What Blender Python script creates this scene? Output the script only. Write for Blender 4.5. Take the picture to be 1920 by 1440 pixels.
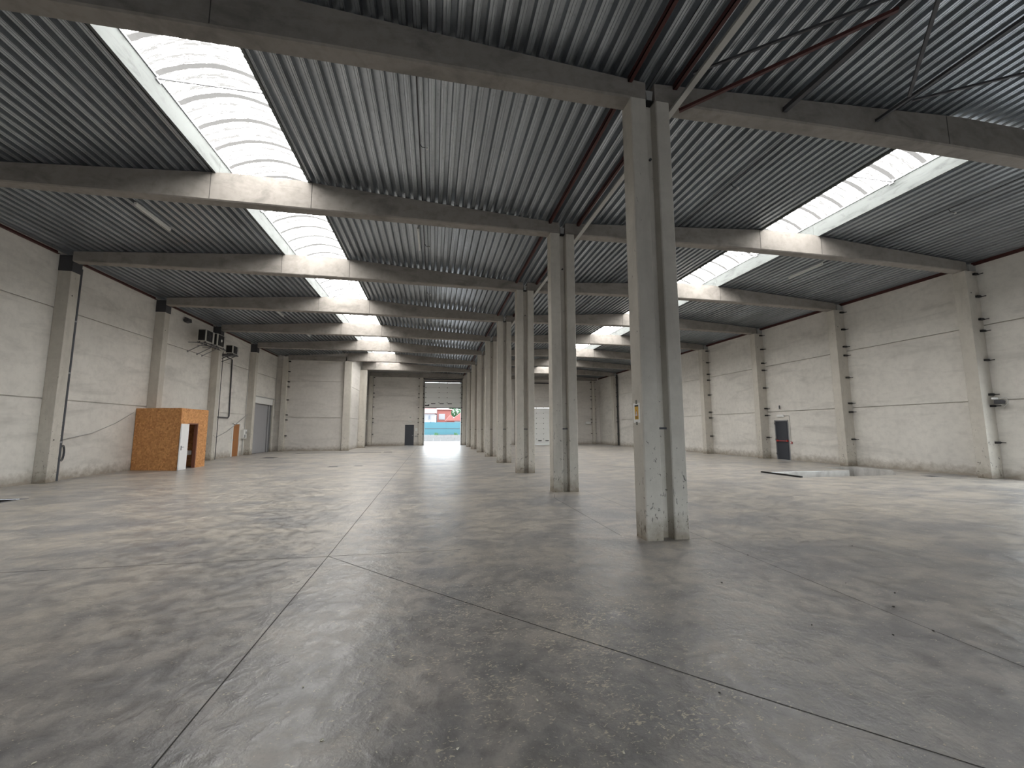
import bpy, bmesh, math, random
from mathutils import Vector, Matrix

random.seed(4)
for o in list(bpy.data.objects):
    bpy.data.objects.remove(o)
S = bpy.context.scene
C = S.collection

# ------------------------------------------------------------------ camera
YAW, PITCH, ROLL, FPX = 0.19043, 0.11187, -0.00146, 759.8
cd = bpy.data.cameras.new('camera'); cam = bpy.data.objects.new('camera', cd); C.objects.link(cam)
cd.sensor_fit = 'HORIZONTAL'; cd.sensor_width = 36; cd.lens = 36 * FPX / 1920
cd.clip_start = .05; cd.clip_end = 400
fwd = Vector((math.sin(YAW) * math.cos(PITCH), math.cos(YAW) * math.cos(PITCH), math.sin(PITCH)))
rt = Vector((math.cos(YAW), -math.sin(YAW), 0)); up = rt.cross(fwd)
r2 = math.cos(ROLL) * rt + math.sin(ROLL) * up; u2 = -math.sin(ROLL) * rt + math.cos(ROLL) * up
cam.matrix_world = Matrix(((r2.x, u2.x, -fwd.x, 0), (r2.y, u2.y, -fwd.y, 0), (r2.z, u2.z, -fwd.z, 1.6), (0, 0, 0, 1)))
S.camera = cam

# ------------------------------------------------------------------ world, exposure
W = bpy.data.worlds.new('overcast_sky'); S.world = W; W.use_nodes = True
bg = W.node_tree.nodes['Background']; bg.inputs[0].default_value = (.88, .95, 1.0, 1); bg.inputs[1].default_value = 4.0
S.view_settings.view_transform = 'Standard'; S.view_settings.look = 'None'
S.view_settings.exposure = 1.1; S.view_settings.gamma = 1.0; S.view_settings.use_curve_mapping = False
SKYLIGHT = 15.0

# ------------------------------------------------------------------ layout (metres)
Y1, SP = 5.556, 4.6562
def Yn(n): return Y1 + (n - 1) * SP
CX0, CX1 = 3.046, 3.732           # central columns
BD = .323                          # frame depth
XL, XR = -11.88, 18.24             # inner wall faces
XCL, XCR = -4.2, 10.87             # ridges
ZB = 6.98
YEND, YBACK = 42.8, -8.4
def roofz(x):
    c = XCL if x < 3.43 else XCR
    return min(7.74, 7.79 - .0655 * abs(x - c))
SKL, SKR = (-5.22, -3.18), (9.86, 11.9)

# ------------------------------------------------------------------ mesh helpers
def box(bm, x0, x1, y0, y1, z0, z1):
    v = [bm.verts.new(p) for p in ((x0,y0,z0),(x1,y0,z0),(x1,y1,z0),(x0,y1,z0),(x0,y0,z1),(x1,y0,z1),(x1,y1,z1),(x0,y1,z1))]
    for f in ((3,2,1,0),(4,5,6,7),(0,1,5,4),(1,2,6,5),(2,3,7,6),(3,0,4,7)):
        bm.faces.new([v[i] for i in f])
    return bm
def prism(bm, pts, axis, a0, a1):
    """extrude a closed 2-d outline along axis (0,1,2) from a0 to a1"""
    def P(p, a):
        q = list(p); q.insert(axis, a); return q
    A = [bm.verts.new(P(p, a0)) for p in pts]; B = [bm.verts.new(P(p, a1)) for p in pts]
    n = len(pts)
    bm.faces.new(A[::-1]); bm.faces.new(B)
    for i in range(n):
        bm.faces.new((A[i], A[(i+1) % n], B[(i+1) % n], B[i]))
    bmesh.ops.recalc_face_normals(bm, faces=bm.faces[:])
    return bm
def tube(bm, pts, r, seg=8):
    pts = [Vector(p) for p in pts]; rings = []
    for i, p in enumerate(pts):
        d = (pts[min(i+1, len(pts)-1)] - pts[max(i-1, 0)]).normalized()
        a = d.orthogonal().normalized() if i == 0 else (a - a.dot(d) * d).normalized()
        b = d.cross(a)
        rings.append([bm.verts.new(p + r * (math.cos(2*math.pi*k/seg) * a + math.sin(2*math.pi*k/seg) * b)) for k in range(seg)])
    for i in range(len(pts)-1):
        for k in range(seg):
            bm.faces.new((rings[i][k], rings[i][(k+1) % seg], rings[i+1][(k+1) % seg], rings[i+1][k]))
    bm.faces.new(rings[0][::-1]); bm.faces.new(rings[-1])
    return bm
def bar(bm, p, q, w, h):
    """rectangular bar between two points (w sideways, h upwards)"""
    p, q = Vector(p), Vector(q); d = (q - p).normalized()
    s = d.cross(Vector((0, 0, 1))).normalized() * w / 2; t = s.cross(d).normalized() * h / 2
    A = [bm.verts.new(p + i * s + j * t) for i, j in ((-1,-1),(1,-1),(1,1),(-1,1))]
    B = [bm.verts.new(q + i * s + j * t) for i, j in ((-1,-1),(1,-1),(1,1),(-1,1))]
    bm.faces.new(A[::-1]); bm.faces.new(B)
    for i in range(4): bm.faces.new((A[i], A[(i+1) % 4], B[(i+1) % 4], B[i]))
    return bm
def NB(): return bmesh.new()
def obj(name, bm, mat, parent=None, loc=None, bevel=0, smooth=False):
    me = bpy.data.meshes.new(name); bm.to_mesh(me); bm.free(); me.materials.append(mat)
    o = bpy.data.objects.new(name, me); C.objects.link(o)
    if parent:
        o.parent = parent
        if loc is None: o.location = -Vector(parent.location) if parent.get('abs') else (0, 0, 0)
    if loc is not None: o.location = loc
    if bevel:
        m = o.modifiers.new('bevel', 'BEVEL'); m.width = bevel; m.segments = 2; m.limit_method = 'ANGLE'
    if smooth:
        for p in me.polygons: p.use_smooth = True
    return o
def tag(o, label, cat, group=None):
    o['label'] = label; o['category'] = cat
    if group: o['group'] = group
    return o
def thing(name, label, cat, loc=(0, 0, 0), group=None, rz=0):
    o = bpy.data.objects.new(name, None); C.objects.link(o); o.location = loc; o.rotation_euler = (0, 0, rz)
    o.empty_display_size = .2
    return tag(o, label, cat, group)
def struct(name, bm, mat, **k):
    o = obj(name, bm, mat, **k); o['kind'] = 'structure'; return o
def dup(root, loc, label=None):
    r = root.copy(); C.objects.link(r); r.location = loc
    if label: r['label'] = label
    for ch in list(root.children):
        c = ch.copy(); C.objects.link(c); c.parent = r
        for g in ch.children:
            d = g.copy(); C.objects.link(d); d.parent = c
    return r
ORD = ['zeroth', 'first', 'second', 'third', 'fourth', 'fifth', 'sixth', 'seventh', 'eighth', 'ninth', 'tenth', 'eleventh', 'twelfth']

# ------------------------------------------------------------------ materials
def mat(name, col, rough=.8, metal=0.0, spec=.5):
    m = bpy.data.materials.new(name); m.use_nodes = True
    b = m.node_tree.nodes['Principled BSDF']
    b.inputs['Base Color'].default_value = (*col, 1); b.inputs['Roughness'].default_value = rough
    b.inputs['Metallic'].default_value = metal; b.inputs['Specular IOR Level'].default_value = spec
    return m
class G:
    """small node-graph helper"""
    def __init__(s, m): s.nt = m.node_tree; s.b = s.nt.nodes['Principled BSDF']
    def n(s, t, **k):
        x = s.nt.nodes.new(t)
        for a, v in k.items(): setattr(x, a, v)
        return x
    def L(s, a, b): s.nt.links.new(a, b)
    def coord(s, which='Object', scale=(1, 1, 1)):
        if which == 'World': o = s.n('ShaderNodeNewGeometry').outputs['Position']
        else: o = s.n('ShaderNodeTexCoord').outputs[which]
        mp = s.n('ShaderNodeMapping'); mp.inputs['Scale'].default_value = scale; s.L(o, mp.inputs['Vector']); return mp.outputs[0]
    def noise(s, vec, scale, detail=4, rough=.6, dist=0):
        x = s.n('ShaderNodeTexNoise'); x.inputs['Scale'].default_value = scale; x.inputs['Detail'].default_value = detail
        x.inputs['Roughness'].default_value = rough; x.inputs['Distortion'].default_value = dist
        s.L(vec, x.inputs['Vector']); return x.outputs[0]
    def rng(s, v, a, b, c, d):
        x = s.n('ShaderNodeMapRange'); x.inputs[1].default_value = a; x.inputs[2].default_value = b
        x.inputs[3].default_value = c; x.inputs[4].default_value = d; s.L(v, x.inputs[0]); return x.outputs[0]
    def math(s, op, a, b=None):
        x = s.n('ShaderNodeMath', operation=op)
        for i, v in enumerate((a, b)):
            if v is None: continue
            if isinstance(v, (int, float)): x.inputs[i].default_value = v
            else: s.L(v, x.inputs[i])
        return x.outputs[0]
    def mix(s, f, a, b, mode='MIX'):
        x = s.n('ShaderNodeMix', data_type='RGBA', blend_type=mode)
        if isinstance(f, (int, float)): x.inputs[0].default_value = f
        else: s.L(f, x.inputs[0])
        for i, v in ((6, a), (7, b)):
            if isinstance(v, tuple): x.inputs[i].default_value = (*v, 1)
            else: s.L(v, x.inputs[i])
        return x.outputs[2]
    def col(s, v): s.L(v, s.b.inputs['Base Color'])
    def bump(s, h, strength=.3, dist=.01):
        x = s.n('ShaderNodeBump'); x.inputs['Strength'].default_value = strength; x.inputs['Distance'].default_value = dist
        s.L(h, x.inputs['Height']); s.L(x.outputs[0], s.b.inputs['Normal'])

def concrete(name, base, var=.12, stain=.25, foot=True, rough=.85, streak=(1.2, 1.2, .25)):
    m = mat(name, base, rough, spec=.3); g = G(m)
    w = g.coord('World'); ws = g.coord('World', streak)
    n1 = g.noise(w, .55, 5, .6); n2 = g.noise(w, 5, 6, .65); n3 = g.noise(ws, 1.3, 6, .65, .6); n4 = g.noise(w, 28, 4, .7)
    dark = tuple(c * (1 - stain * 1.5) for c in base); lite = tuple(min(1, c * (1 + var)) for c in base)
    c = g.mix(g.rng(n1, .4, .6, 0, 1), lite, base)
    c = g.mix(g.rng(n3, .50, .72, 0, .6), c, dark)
    c = g.mix(g.rng(n2, .45, .65, 0, .25), c, dark)
    c = g.mix(g.rng(n4, .66, .74, 0, .4), c, tuple(x * .6 for x in base))
    if foot:   # grime near the floor, broken up
        sep = g.n('ShaderNodeSeparateXYZ'); g.L(w, sep.inputs[0])
        k = g.math('ADD', sep.outputs[2], g.math('MULTIPLY', n2, -.55))
        if name == 'column_concrete':
            sp = g.noise(g.coord('World', (1, 1, .55)), 16, 4, .62, .8); lowz = g.rng(sep.outputs[2], .1, 2.6, .10, 0)
            c = g.mix(g.rng(g.math('ADD', sp, lowz), .70, .72, 0, .75), c, (.08, .075, .07))
        c = g.mix(g.rng(k, -.25, .12, .75, 0), c, (base[0] * .38, base[1] * .33, base[2] * .27))
    g.col(c); g.bump(g.math('ADD', n2, g.math('MULTIPLY', n4, .5)), .25, .006)
    return m
M = {}
M['panel'] = concrete('precast_panel', (.68, .655, .61), .10, .22, streak=(.35, .35, 1.6))
M['panel_smooth'] = concrete('precast_panel_far', (.62, .59, .55), .08, .18, streak=(.35, .35, 1.6))
M['column'] = concrete('column_concrete', (.54, .51, .455), .10, .2)
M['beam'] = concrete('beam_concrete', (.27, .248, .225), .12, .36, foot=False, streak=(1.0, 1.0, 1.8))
M['pit'] = concrete('pit_concrete', (.55, .54, .52), .1, .35, foot=False)
M['redsteel'] = mat('red_primer_steel', (.065, .016, .014), .6)
M['darksteel'] = mat('dark_steel', (.05, .05, .056), .55)
M['clip'] = mat('black_clip', (.012, .012, .013), .5)
M['zinc'] = mat('zinc_tray', (.42, .42, .40), .5, .5)
M['blackpipe'] = mat('dark_grey_pipe', (.06, .065, .075), .5)
M['white'] = mat('white_paint', (.78, .78, .76), .5)
M['plastic'] = mat('white_plastic', (.72, .72, .70), .4)
M['greyplastic'] = mat('grey_plastic', (.34, .34, .33), .5)
M['black'] = mat('black_rubber', (.01, .01, .01), .7)
M['anthracite'] = mat('anthracite_door', (.035, .039, .05), .45)
M['red'] = mat('red_plastic', (.4, .03, .025), .4)
M['brown'] = mat('brown_door', (.36, .15, .05), .6)
M['greydoor'] = mat('grey_door', (.36, .36, .375), .55)
M['galv'] = mat('galvanised_frame', (.30, .30, .31), .45, .6)
M['tarp'] = mat('warning_yellow', (.62, .36, .03), .5)
M['tape'] = mat('grey_tape', (.13, .13, .11), .5)

# curb of the skylights: whitish GRP set dark grey to offset the sheet's glare, slightly streaked
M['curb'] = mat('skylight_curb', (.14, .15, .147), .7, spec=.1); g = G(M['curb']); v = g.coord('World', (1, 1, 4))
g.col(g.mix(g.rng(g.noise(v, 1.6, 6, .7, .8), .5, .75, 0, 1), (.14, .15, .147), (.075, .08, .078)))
# osb
M['osb'] = mat('osb_board', (.42, .22, .09), .75); g = G(M['osb']); v = g.coord('World')
vo = g.n('ShaderNodeTexVoronoi'); vo.inputs['Scale'].default_value = 16; g.L(v, vo.inputs['Vector'])
c = g.mix(g.rng(vo.outputs['Color'], 0, 1, 0, 1), (.40, .165, .05), (.74, .38, .15))
c = g.mix(g.rng(g.noise(v, 3, 4), .45, .7, 0, .6), c, (.50, .235, .08)); g.col(c)
# door leaf with scuffs
M['leaf'] = mat('scuffed_white_leaf', (.8, .8, .78), .45); g = G(M['leaf']); v = g.coord('World')
g.col(g.mix(g.rng(g.noise(v, 4, 7, .75, .5), .60, .7, 0, .6), (.82, .82, .81), (.36, .34, .31)))
# sectional door skin
M['sect'] = mat('sectional_door_skin', (.86, .87, .85), .45)
# roof deck: galvanised steel with bay-to-bay blotches
M['deck'] = mat('galvanised_deck', (.35, .36, .37), .38, .8); g = G(M['deck'])
v = g.coord('World', (1, .12, 1)); v2 = g.coord('World')
n1 = g.noise(v, 2.2, 6, .65); n2 = g.noise(v2, 14, 4, .6)
c = g.mix(g.rng(n1, .35, .7, 0, 1), (.52, .555, .59), (.33, .355, .38)); c = g.mix(g.rng(n2, .55, .8, 0, .4), c, (.17, .175, .18)); g.col(c)
g.L(g.rng(n2, .3, .7, .28, .44), g.b.inputs['Roughness'])

# skylight sheet: daylight coming through ribbed translucent plastic, dirty between the ribs
def vault_mat():
    m = bpy.data.materials.new('skylight_sheet'); m.use_nodes = True; g = G(m); b = g.b
    b.inputs['Base Color'].default_value = (.06, .06, .06, 1); b.inputs['Roughness'].default_value = .6
    w = g.coord('World'); sep = g.n('ShaderNodeSeparateXYZ'); g.L(w, sep.inputs[0])
    y = g.math('ADD', sep.outputs[1], g.math('MULTIPLY', g.noise(w, 5, 3), .05))
    f = g.math('FRACT', g.math('DIVIDE', y, .233)); d = g.math('ABSOLUTE', g.math('SUBTRACT', f, .5))
    dirt = g.noise(g.coord('World', (1.6, 11, 1)), 2.4, 8, .78, .6); blot = g.noise(w, 1.3, 3)
    thin = g.math('MULTIPLY', g.rng(d, .15, .19, 1, 0), g.rng(dirt, .40, .46, 0, 1))
    f2 = g.math('FRACT', g.math('DIVIDE', y, .6985)); d2 = g.math('ABSOLUTE', g.math('SUBTRACT', f2, .5))
    thick = g.rng(d2, .075, .09, 1, 0)
    grime = g.rng(g.math('ADD', dirt, g.math('MULTIPLY', blot, .12)), .55, .575, 0, 1)
    k = g.math('MAXIMUM', g.math('MAXIMUM', g.math('MULTIPLY', thin, .978), g.math('MULTIPLY', thick, .986)), g.math('MULTIPLY', grime, .976))
    s = g.math('MULTIPLY', g.math('SUBTRACT', 1.0, k), SKYLIGHT)
    b.inputs['Emission Color'].default_value = (1, .985, .955, 1); g.L(s, b.inputs['Emission Strength'])
    return m
M['vault'] = vault_mat()

# polished concrete floor
def floor_mat():
    m = mat('power_floated_floor', (.3, .29, .27), .3, spec=.5); g = G(m)
    w = g.coord('World'); sep = g.n('ShaderNodeSeparateXYZ'); g.L(w, sep.inputs[0]); X, Y = sep.outputs[0], sep.outputs[1]
    big = g.noise(w, .22, 4, .55, .4); mid = g.noise(g.coord('World', (.8, 1.2, 1)), .7, 6, .58, .6)
    mid2 = g.noise(g.coord('World', (1, 1.3, 7)), 1.5, 7, .55, .5); fine = g.noise(w, 6, 7, .62, .3); grit = g.noise(w, 40, 6, .75)
    c = g.mix(g.rng(mid, .40, .60, 0, 1), (.27, .268, .272), (.47, .43, .375))
    c = g.mix(g.rng(big, .40, .62, 0, .6), c, (.50, .455, .39))
    # the zone near the camera is a darker, purplish grey
    dx = g.math('SUBTRACT', X, .6); dy = g.math('SUBTRACT', Y, 1.2)
    rr = g.math('SQRT', g.math('ADD', g.math('MULTIPLY', dx, g.math('MULTIPLY', dx, .12)), g.math('MULTIPLY', dy, g.math('MULTIPLY', dy, .8))))
    zone = g.rng(g.math('ADD', rr, g.math('MULTIPLY', mid2, 2.2)), 2.4, 5.0, .6, 0)
    c = g.mix(zone, c, (.30, .285, .278))
    c = g.mix(g.rng(mid2, .46, .66, 0, .62), c, (.20, .203, .215))
    c = g.mix(g.rng(mid2, .48, .28, 0, .6), c, (.56, .51, .45))
    c = g.mix(g.rng(fine, .45, .68, 0, .62), c, (.17, .16, .16))
    c = g.mix(g.rng(fine, .48, .28, 0, .4), c, (.52, .47, .41))
    c = g.mix(g.rng(grit, .5, .75, 0, .35), c, (.13, .12, .115))
    # scraped cream marks
    ax = g.math('SUBTRACT', X, .95); ay = g.math('SUBTRACT', Y, 3.4)
    ra = g.math('SQRT', g.math('ADD', g.math('MULTIPLY', ax, g.math('MULTIPLY', ax, .9)), g.math('MULTIPLY', ay, g.math('MULTIPLY', ay, .7))))
    area = g.rng(ra, .2, 1.9, 1, 0)
    sc = g.noise(g.coord('World', (1, 1.7, 1)), 24, 4, .6, 1.5); sc2 = g.noise(w, 2.1, 3)
    thr = g.math('ADD', sc, g.math('MULTIPLY', g.math('MULTIPLY', area, g.rng(sc2, .38, .6, .1, 1)), .12))
    c = g.mix(g.rng(thr, .648, .672, 0, .8), c, (.70, .63, .50))
    g.col(c)
    r = g.rng(fine, .38, .60, .44, .275)
    g.L(r, g.b.inputs['Roughness'])
    g.bump(g.math('ADD', mid2, g.math('MULTIPLY', fine, .8)), .38, .03)
    return m
M['floor'] = floor_mat()

# ================================================================== SETTING
# floor with its pits (triangulated outline with holes)
pitR = [(12.05, 11.66), (15.9, 11.62), (17.62, 13.0), (17.62, 14.5), (16.1, 14.5), (15.95, 13.3), (12.05, 13.3)]
pitL = [(-11.2, 10.5), (-9.4, 10.5), (-9.4, 11.72), (-11.2, 11.72)]
bm = NB(); OUT = [(-12.2, YBACK - .2), (18.6, YBACK - .2), (18.6, YEND + .3), (-12.2, YEND + .3)]
edges = []
for loop in (OUT, pitR, pitL):
    vs = [bm.verts.new((x, y, 0)) for x, y in loop]
    edges += [bm.edges.new((vs[i], vs[(i+1) % len(vs)])) for i in range(len(vs))]
bmesh.ops.triangle_fill(bm, use_beauty=True, use_dissolve=False, edges=edges)
for f in bm.faces:
    if f.normal.z < 0: f.normal_flip()
struct('floor', bm, M['floor'])
def pit(name, loop, depth, mt, label, cat):
    t = thing(name, label, cat, (loop[0][0], loop[0][1], -depth)); t['abs'] = 1
    b = NB(); top = [b.verts.new((x, y, -.001)) for x, y in loop]; bot = [b.verts.new((x, y, -depth)) for x, y in loop]
    n = len(loop)
    for i in range(n): b.faces.new((bot[i], bot[(i+1) % n], top[(i+1) % n], top[i]))
    b.faces.new(bot[::-1])
    bmesh.ops.recalc_face_normals(b, faces=b.faces[:]); bmesh.ops.reverse_faces(b, faces=b.faces[:])
    obj('pit_lining', b, mt, t)
    return t
p = pit('loading_dock_pit', pitR, .5, M['pit'], 'shallow open concrete-lined pit sunk in the floor at the foot of the right wall', 'pit')
b = NB(); box(b, 11.97, 12.045, 11.62, 13.3, .001, .05); o = obj('rubber_edge', b, M['black'], p)
p = pit('floor_pit', pitL, .35, M['darksteel'], 'small dark pit in the floor at the left edge beside a concrete column', 'pit')

for q in ((-9.4, -9.34, 10.46, 11.78), (-11.2, -9.4, 11.72, 11.78)): b = NB(); box(b, q[0], q[1], q[2], q[3], .0005, .012); obj('rim', b, M['galv'], p)
# floor joints: thin dark saw cuts
def cut(name, pts, w=.009):
    b = NB()
    for i in range(len(pts)-1):
        p, q = Vector(pts[i]), Vector(pts[i+1]); d = (q-p).normalized(); s = Vector((-d.y, d.x)) * w / 2
        b.faces.new([b.verts.new((*v, .0015)) for v in (p-s, p+s, q+s, q-s)][::-1])
    return struct(name, b, M['black'])
M['joint'] = mat('joint_filler', (.06, .055, .05), .9)
M['black_'] = M['black']; M['black'] = M['joint']
cut('trim_1', [(-1.28, -8), (-1.285, 5.71), (-1.36, 20), (-1.45, 42.7)])
cut('trim_2', [(-11.8, 5.95), (-4.8, 5.8), (-1.28, 5.71), (.4, 5.68)], .007)
cut('trim_3', [(-1.28, 5.71), (-.05, 4.38), (.94, 3.35), (1.4, 2.88), (1.71, 2.55), (2.22, 2.03), (2.9, 1.35)], .008)
cut('trim_4', [(2.98, 9.9), (2.82, 9.4), (2.82, 5.9)], .007)
cut('trim_5', [(3.78, 10.9), (3.93, 10.5), (3.96, 7.6), (3.98, 5.3), (3.95, 3.0), (3.95, .5)], .006)
cut('trim_6', [(-1.28, 19.7), (2.9, 19.6)], .007)
M['black'] = M['black_']

# walls: stacked precast panels with open joints, backed by a slab
def panel_wall(name, axis, face, depth, a0, a1, divs, tiers, mt, holes=(), ztop=8.3, gap=.032):
    """axis 'x': wall face at x=face running in y; depth signed away from the room. holes: (a0,a1,z0,z1)"""
    b = NB(); aa = [a0] + [d for d in divs if a0 < d < a1] + [a1]; zz = [-.02] + tiers + [ztop]
    def put(u0, u1, z0, z1, d0, d1):
        lo, hi = sorted((face + d0, face + d1))
        if axis == 'x': box(b, lo, hi, u0, u1, z0, z1)
        else: box(b, u0, u1, lo, hi, z0, z1)
    def cells(u0, u1, z0, z1, d0, d1):
        hs = [h for h in holes if h[0] < u1 and h[1] > u0 and h[2] < z1 and h[3] > z0]
        us = sorted({u0, u1, *[max(u0, min(u1, v)) for h in hs for v in h[:2]]}); zs = sorted({z0, z1, *[max(z0, min(z1, v)) for h in hs for v in h[2:]]})
        for i in range(len(us)-1):
            for j in range(len(zs)-1):
                uc, zc = (us[i]+us[i+1])/2, (zs[j]+zs[j+1])/2
                if any(h[0] < uc < h[1] and h[2] < zc < h[3] for h in hs): continue
                put(us[i], us[i+1], zs[j], zs[j+1], d0, d1)
    s = 1 if depth > 0 else -1
    for i in range(len(aa)-1):
        for j in range(len(zz)-1):
            cells(aa[i] + gap/2, aa[i+1] - gap/2, zz[j] + (gap/2 if j else 0), zz[j+1] - gap/2, 0, s * .06)
    cells(a0, a1, -.02, ztop, s * .055, depth)
    return struct(name, b, mt)
frames = [Yn(n) + BD/2 for n in range(-1, 10)]
holeL = (27.34, 28.24, 0, 1.98)             # brown door
rollL = (29.75, 33.25, 0, 3.42)             # grey roller door
w = panel_wall('wall_left', 'x', XL, -.25, YBACK, 33.75, frames, [2.58, 5.47], M['panel'], [holeL, rollL])
exitR = (18.19, 19.07, 0, 2.06)
dockR = (5.93, 9.1, 0, 4.0)
w = panel_wall('wall_right', 'x', XR, .25, YBACK, YEND + .25, frames, [2.54, 5.08], M['panel'], [exitR, dockR, (1.6, 5.2, 0, 3.0)])  # last opening is added out of view to brighten the right-hand floor
panel_wall('wall_front', 'y', YBACK, -.25, XL - .25, XR + .25, [], [2.54, 5.08], M['panel'], [(-4.0, 12.0, 0, 2.35)])
panel_wall('wall_recess', 'y', 33.75, .25, XL - .25, -6.55, [-11.4], [2.53, 5.35], M['panel_smooth'])
panel_wall('wall_recess_side', 'x', -6.58, -.25, 34.0, YEND + .25, [38.3], [2.53, 5.05], M['panel_smooth'])
rollE = (-.93, 2.77, 0, 6.56); exitE = (-2.84, -1.97, 0, 2.08); rollE2 = (10.05, 13.75, 0, 3.95)
panel_wall('wall_end', 'y', YEND, .25, -6.58, XR + .25, [-1.3, 3.4, 8.5, 15.0], [2.49, 5.05], M['panel_smooth'], [rollE, exitE, rollE2])

# roof deck: trapezoidal steel sheets, ribs along the hall
def deck(name, x0, x1, y0, y1):
    b = NB(); P = .215; prof = []
    n = max(1, round(abs(x1 - x0) / P)); st = (x1 - x0) / n
    for i in range(n):
        u = x0 + i * st
        for f, h in ((.03, .0), (.20, .0), (.215, .010), (.24, .010), (.255, 0), (.40, 0), (.415, .010), (.44, .010), (.455, 0), (.50, .0), (.57, .125), (.93, .125)):
            prof.append((u + f * st, h))
    prof.append((x1, 0)); prof.insert(0, (x0, 0))
    rows = [[b.verts.new((x, y, roofz(x) + .012 + h)) for x, h in prof] for y in (y0, y1)]
    for i in range(len(prof)-1):
        b.faces.new((rows[0][i], rows[1][i], rows[1][i+1], rows[0][i+1]))
    return struct(name, b, M['deck'])
bayA = Yn(1) + BD; bayZ = Yn(8) + .05
for nm, x0, x1 in (('ceiling', XL - .2, SKL[0]), ('ceiling', SKL[1], 3.42), ('ceiling', 3.44, SKR[0]), ('ceiling', SKR[1], XR + .2)):
    deck(nm, x0, x1, YBACK - .2, YEND + .2)
for x0, x1 in (SKL, SKR):
    deck('ceiling', x0, x1, YBACK - .2, Yn(1) + .16)
    deck('ceiling', x0, x1, Yn(8) + .16, YEND + .2)
# unseen slab added over the deck to keep daylight out of the laps
def rooftop(x0, x1, y0, y1):
    b = NB(); n = 6; xs = [x0 + (x1 - x0) * i / n for i in range(n+1)]
    pts = [(x, roofz(x) + .15) for x in xs] + [(x, roofz(x) + .28) for x in xs[::-1]]
    prism(b, pts, 1, y0, y1)
    return struct('ceiling_daylight_block', b, M['darksteel'])
for x0, x1 in ((XL - .24, SKL[0] - .06), (SKL[1] + .06, 3.43), (3.43, SKR[0] - .06), (SKR[1] + .06, XR + .24)):
    rooftop(x0, x1, YBACK - .2, YEND + .2)
for x0, x1 in (SKL, SKR):
    rooftop(x0 - .06, x1 + .06, YBACK - .2, Yn(1) + .1); rooftop(x0 - .06, x1 + .06, Yn(8) + .22, YEND + .2)

# ================================================================== SKYLIGHTS (one per bay and aisle)
def skylight(n, xs, side):
    x0, x1 = xs; y0, y1 = Yn(n) + .163, Yn(n+1) + .157
    t = thing('skylight', 'arched ribbed translucent rooflight over the %s aisle, %s bay from the camera' % (side, ORD[n]), 'skylight',
              ((x0+x1)/2, y0, roofz(x0)), 'barrel rooflights over the %s aisle' % side); t['abs'] = 1
    zc = 8.18
    for a, bb in ((x0 - .05, x0), (x1, x1 + .05)):
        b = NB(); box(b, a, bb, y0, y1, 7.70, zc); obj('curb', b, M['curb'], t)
    b = NB(); N = 16; R = []
    for i in range(N+1):
        u = i / N; x = x0 - .02 + (x1 - x0 + .04) * u; z = zc + .36 * math.sin(math.pi * u) ** .8
        R.append((x, z))
    K = 40; rows = []
    for j in range(K+1):
        y = y0 + (y1-y0) * j / K
        rows.append([b.verts.new((x, y, z + (.012 if j % 2 else 0))) for x, z in R])
    for j in range(K):
        for i in range(N): b.faces.new((rows[j][i], rows[j][i+1], rows[j+1][i+1], rows[j+1][i]))
    obj('vault_sheet', b, M['vault'], t)
    for xx in (x0 + .012, x1 - .012): obj('edge_rail', box(NB(), xx - .012, xx + .012, y0, y1, zc - .03, zc + .01), M['galv'], t)
    ym = (Yn(n) + Yn(n+1)) / 2 + .17
    b = NB(); tube(b, [(x0, ym, zc - .02), (x1, ym, zc - .02)], .016); obj('tie_rod', b, M['galv'], t)
    obj('rod_bracket', box(NB(), x0, x0 + .03, ym - .06, ym + .06, zc - .08, zc + .03), M['galv'], t)
    obj('rod_bracket', box(NB(), x1 - .03, x1, ym - .06, ym + .06, zc - .08, zc + .03), M['galv'], t)
for n in range(1, 8):
    skylight(n, SKL, 'left'); skylight(n, SKR, 'right')
# end cheeks closing the rooflights
for x0, x1 in (SKL, SKR):
    for y in (Yn(1) + .13, Yn(8) + .165):
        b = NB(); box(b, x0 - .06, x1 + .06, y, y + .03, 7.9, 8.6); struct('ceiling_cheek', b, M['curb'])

# ================================================================== FRAMES
# central columns: broad shaft with a vertical recess front and back
def center_column(n, label):
    t = thing('concrete_column', label, 'column', ((CX0+CX1)/2, Yn(n), 0), 'central row of concrete columns')
    W2, D, g0, g1, gd, c = (CX1-CX0)/2, BD, -.073, .103, .145, .015
    pts = [(-W2+c, 0), (g0-c, 0), (g0, c), (g0+.02, gd), (g1-.02, gd), (g1, c), (g1+c, 0), (W2-c, 0), (W2, c), (W2, D-c), (W2-c, D),
           (g1, D), (g1-.02, D-gd), (g0+.02, D-gd), (g0, D), (-W2+c, D), (-W2, D-c), (-W2, c)]
    b = NB(); prism(b, pts, 2, 0, ZB); obj('shaft', b, M['column'], t)
    # rain pipe head in the recess between the two beams
    b = NB()
    prism(b, [(g0+.04, ZB+.02), (g1-.05, ZB+.02), (g1-.02, ZB+.20), (g0+.02, ZB+.20)], 1, .04, .17)
    obj('pipe_head', b, M['greyplastic'], t)
    b = NB(); box(b, g0+.03, g1-.03, .02, .30, ZB-.005, ZB+.012); obj('bearing_pad', b, M['black'], t)
    b = NB(); box(b, g0-.01, g1+.06, .085, .115, 1.60, 1.63); tube(b, [(.02, .09, 6.0), (.02, .12, 6.0)], .022)
    obj('pipe_strap', b, M['darksteel'], t)
    return t
for n in range(1, 9):
    d = {1: 'broad grooved concrete column nearest the camera, with a yellow warning notice taped on it',
         2: 'second concrete column of the central row, scraped and scuffed near its foot'}.get(n,
         'grooved concrete column, %s from the camera in the central row' % ORD[n] if n < 8 else 'farthest grooved concrete column of the central row, next to the open roller door')
    center_column(n, d)

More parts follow.
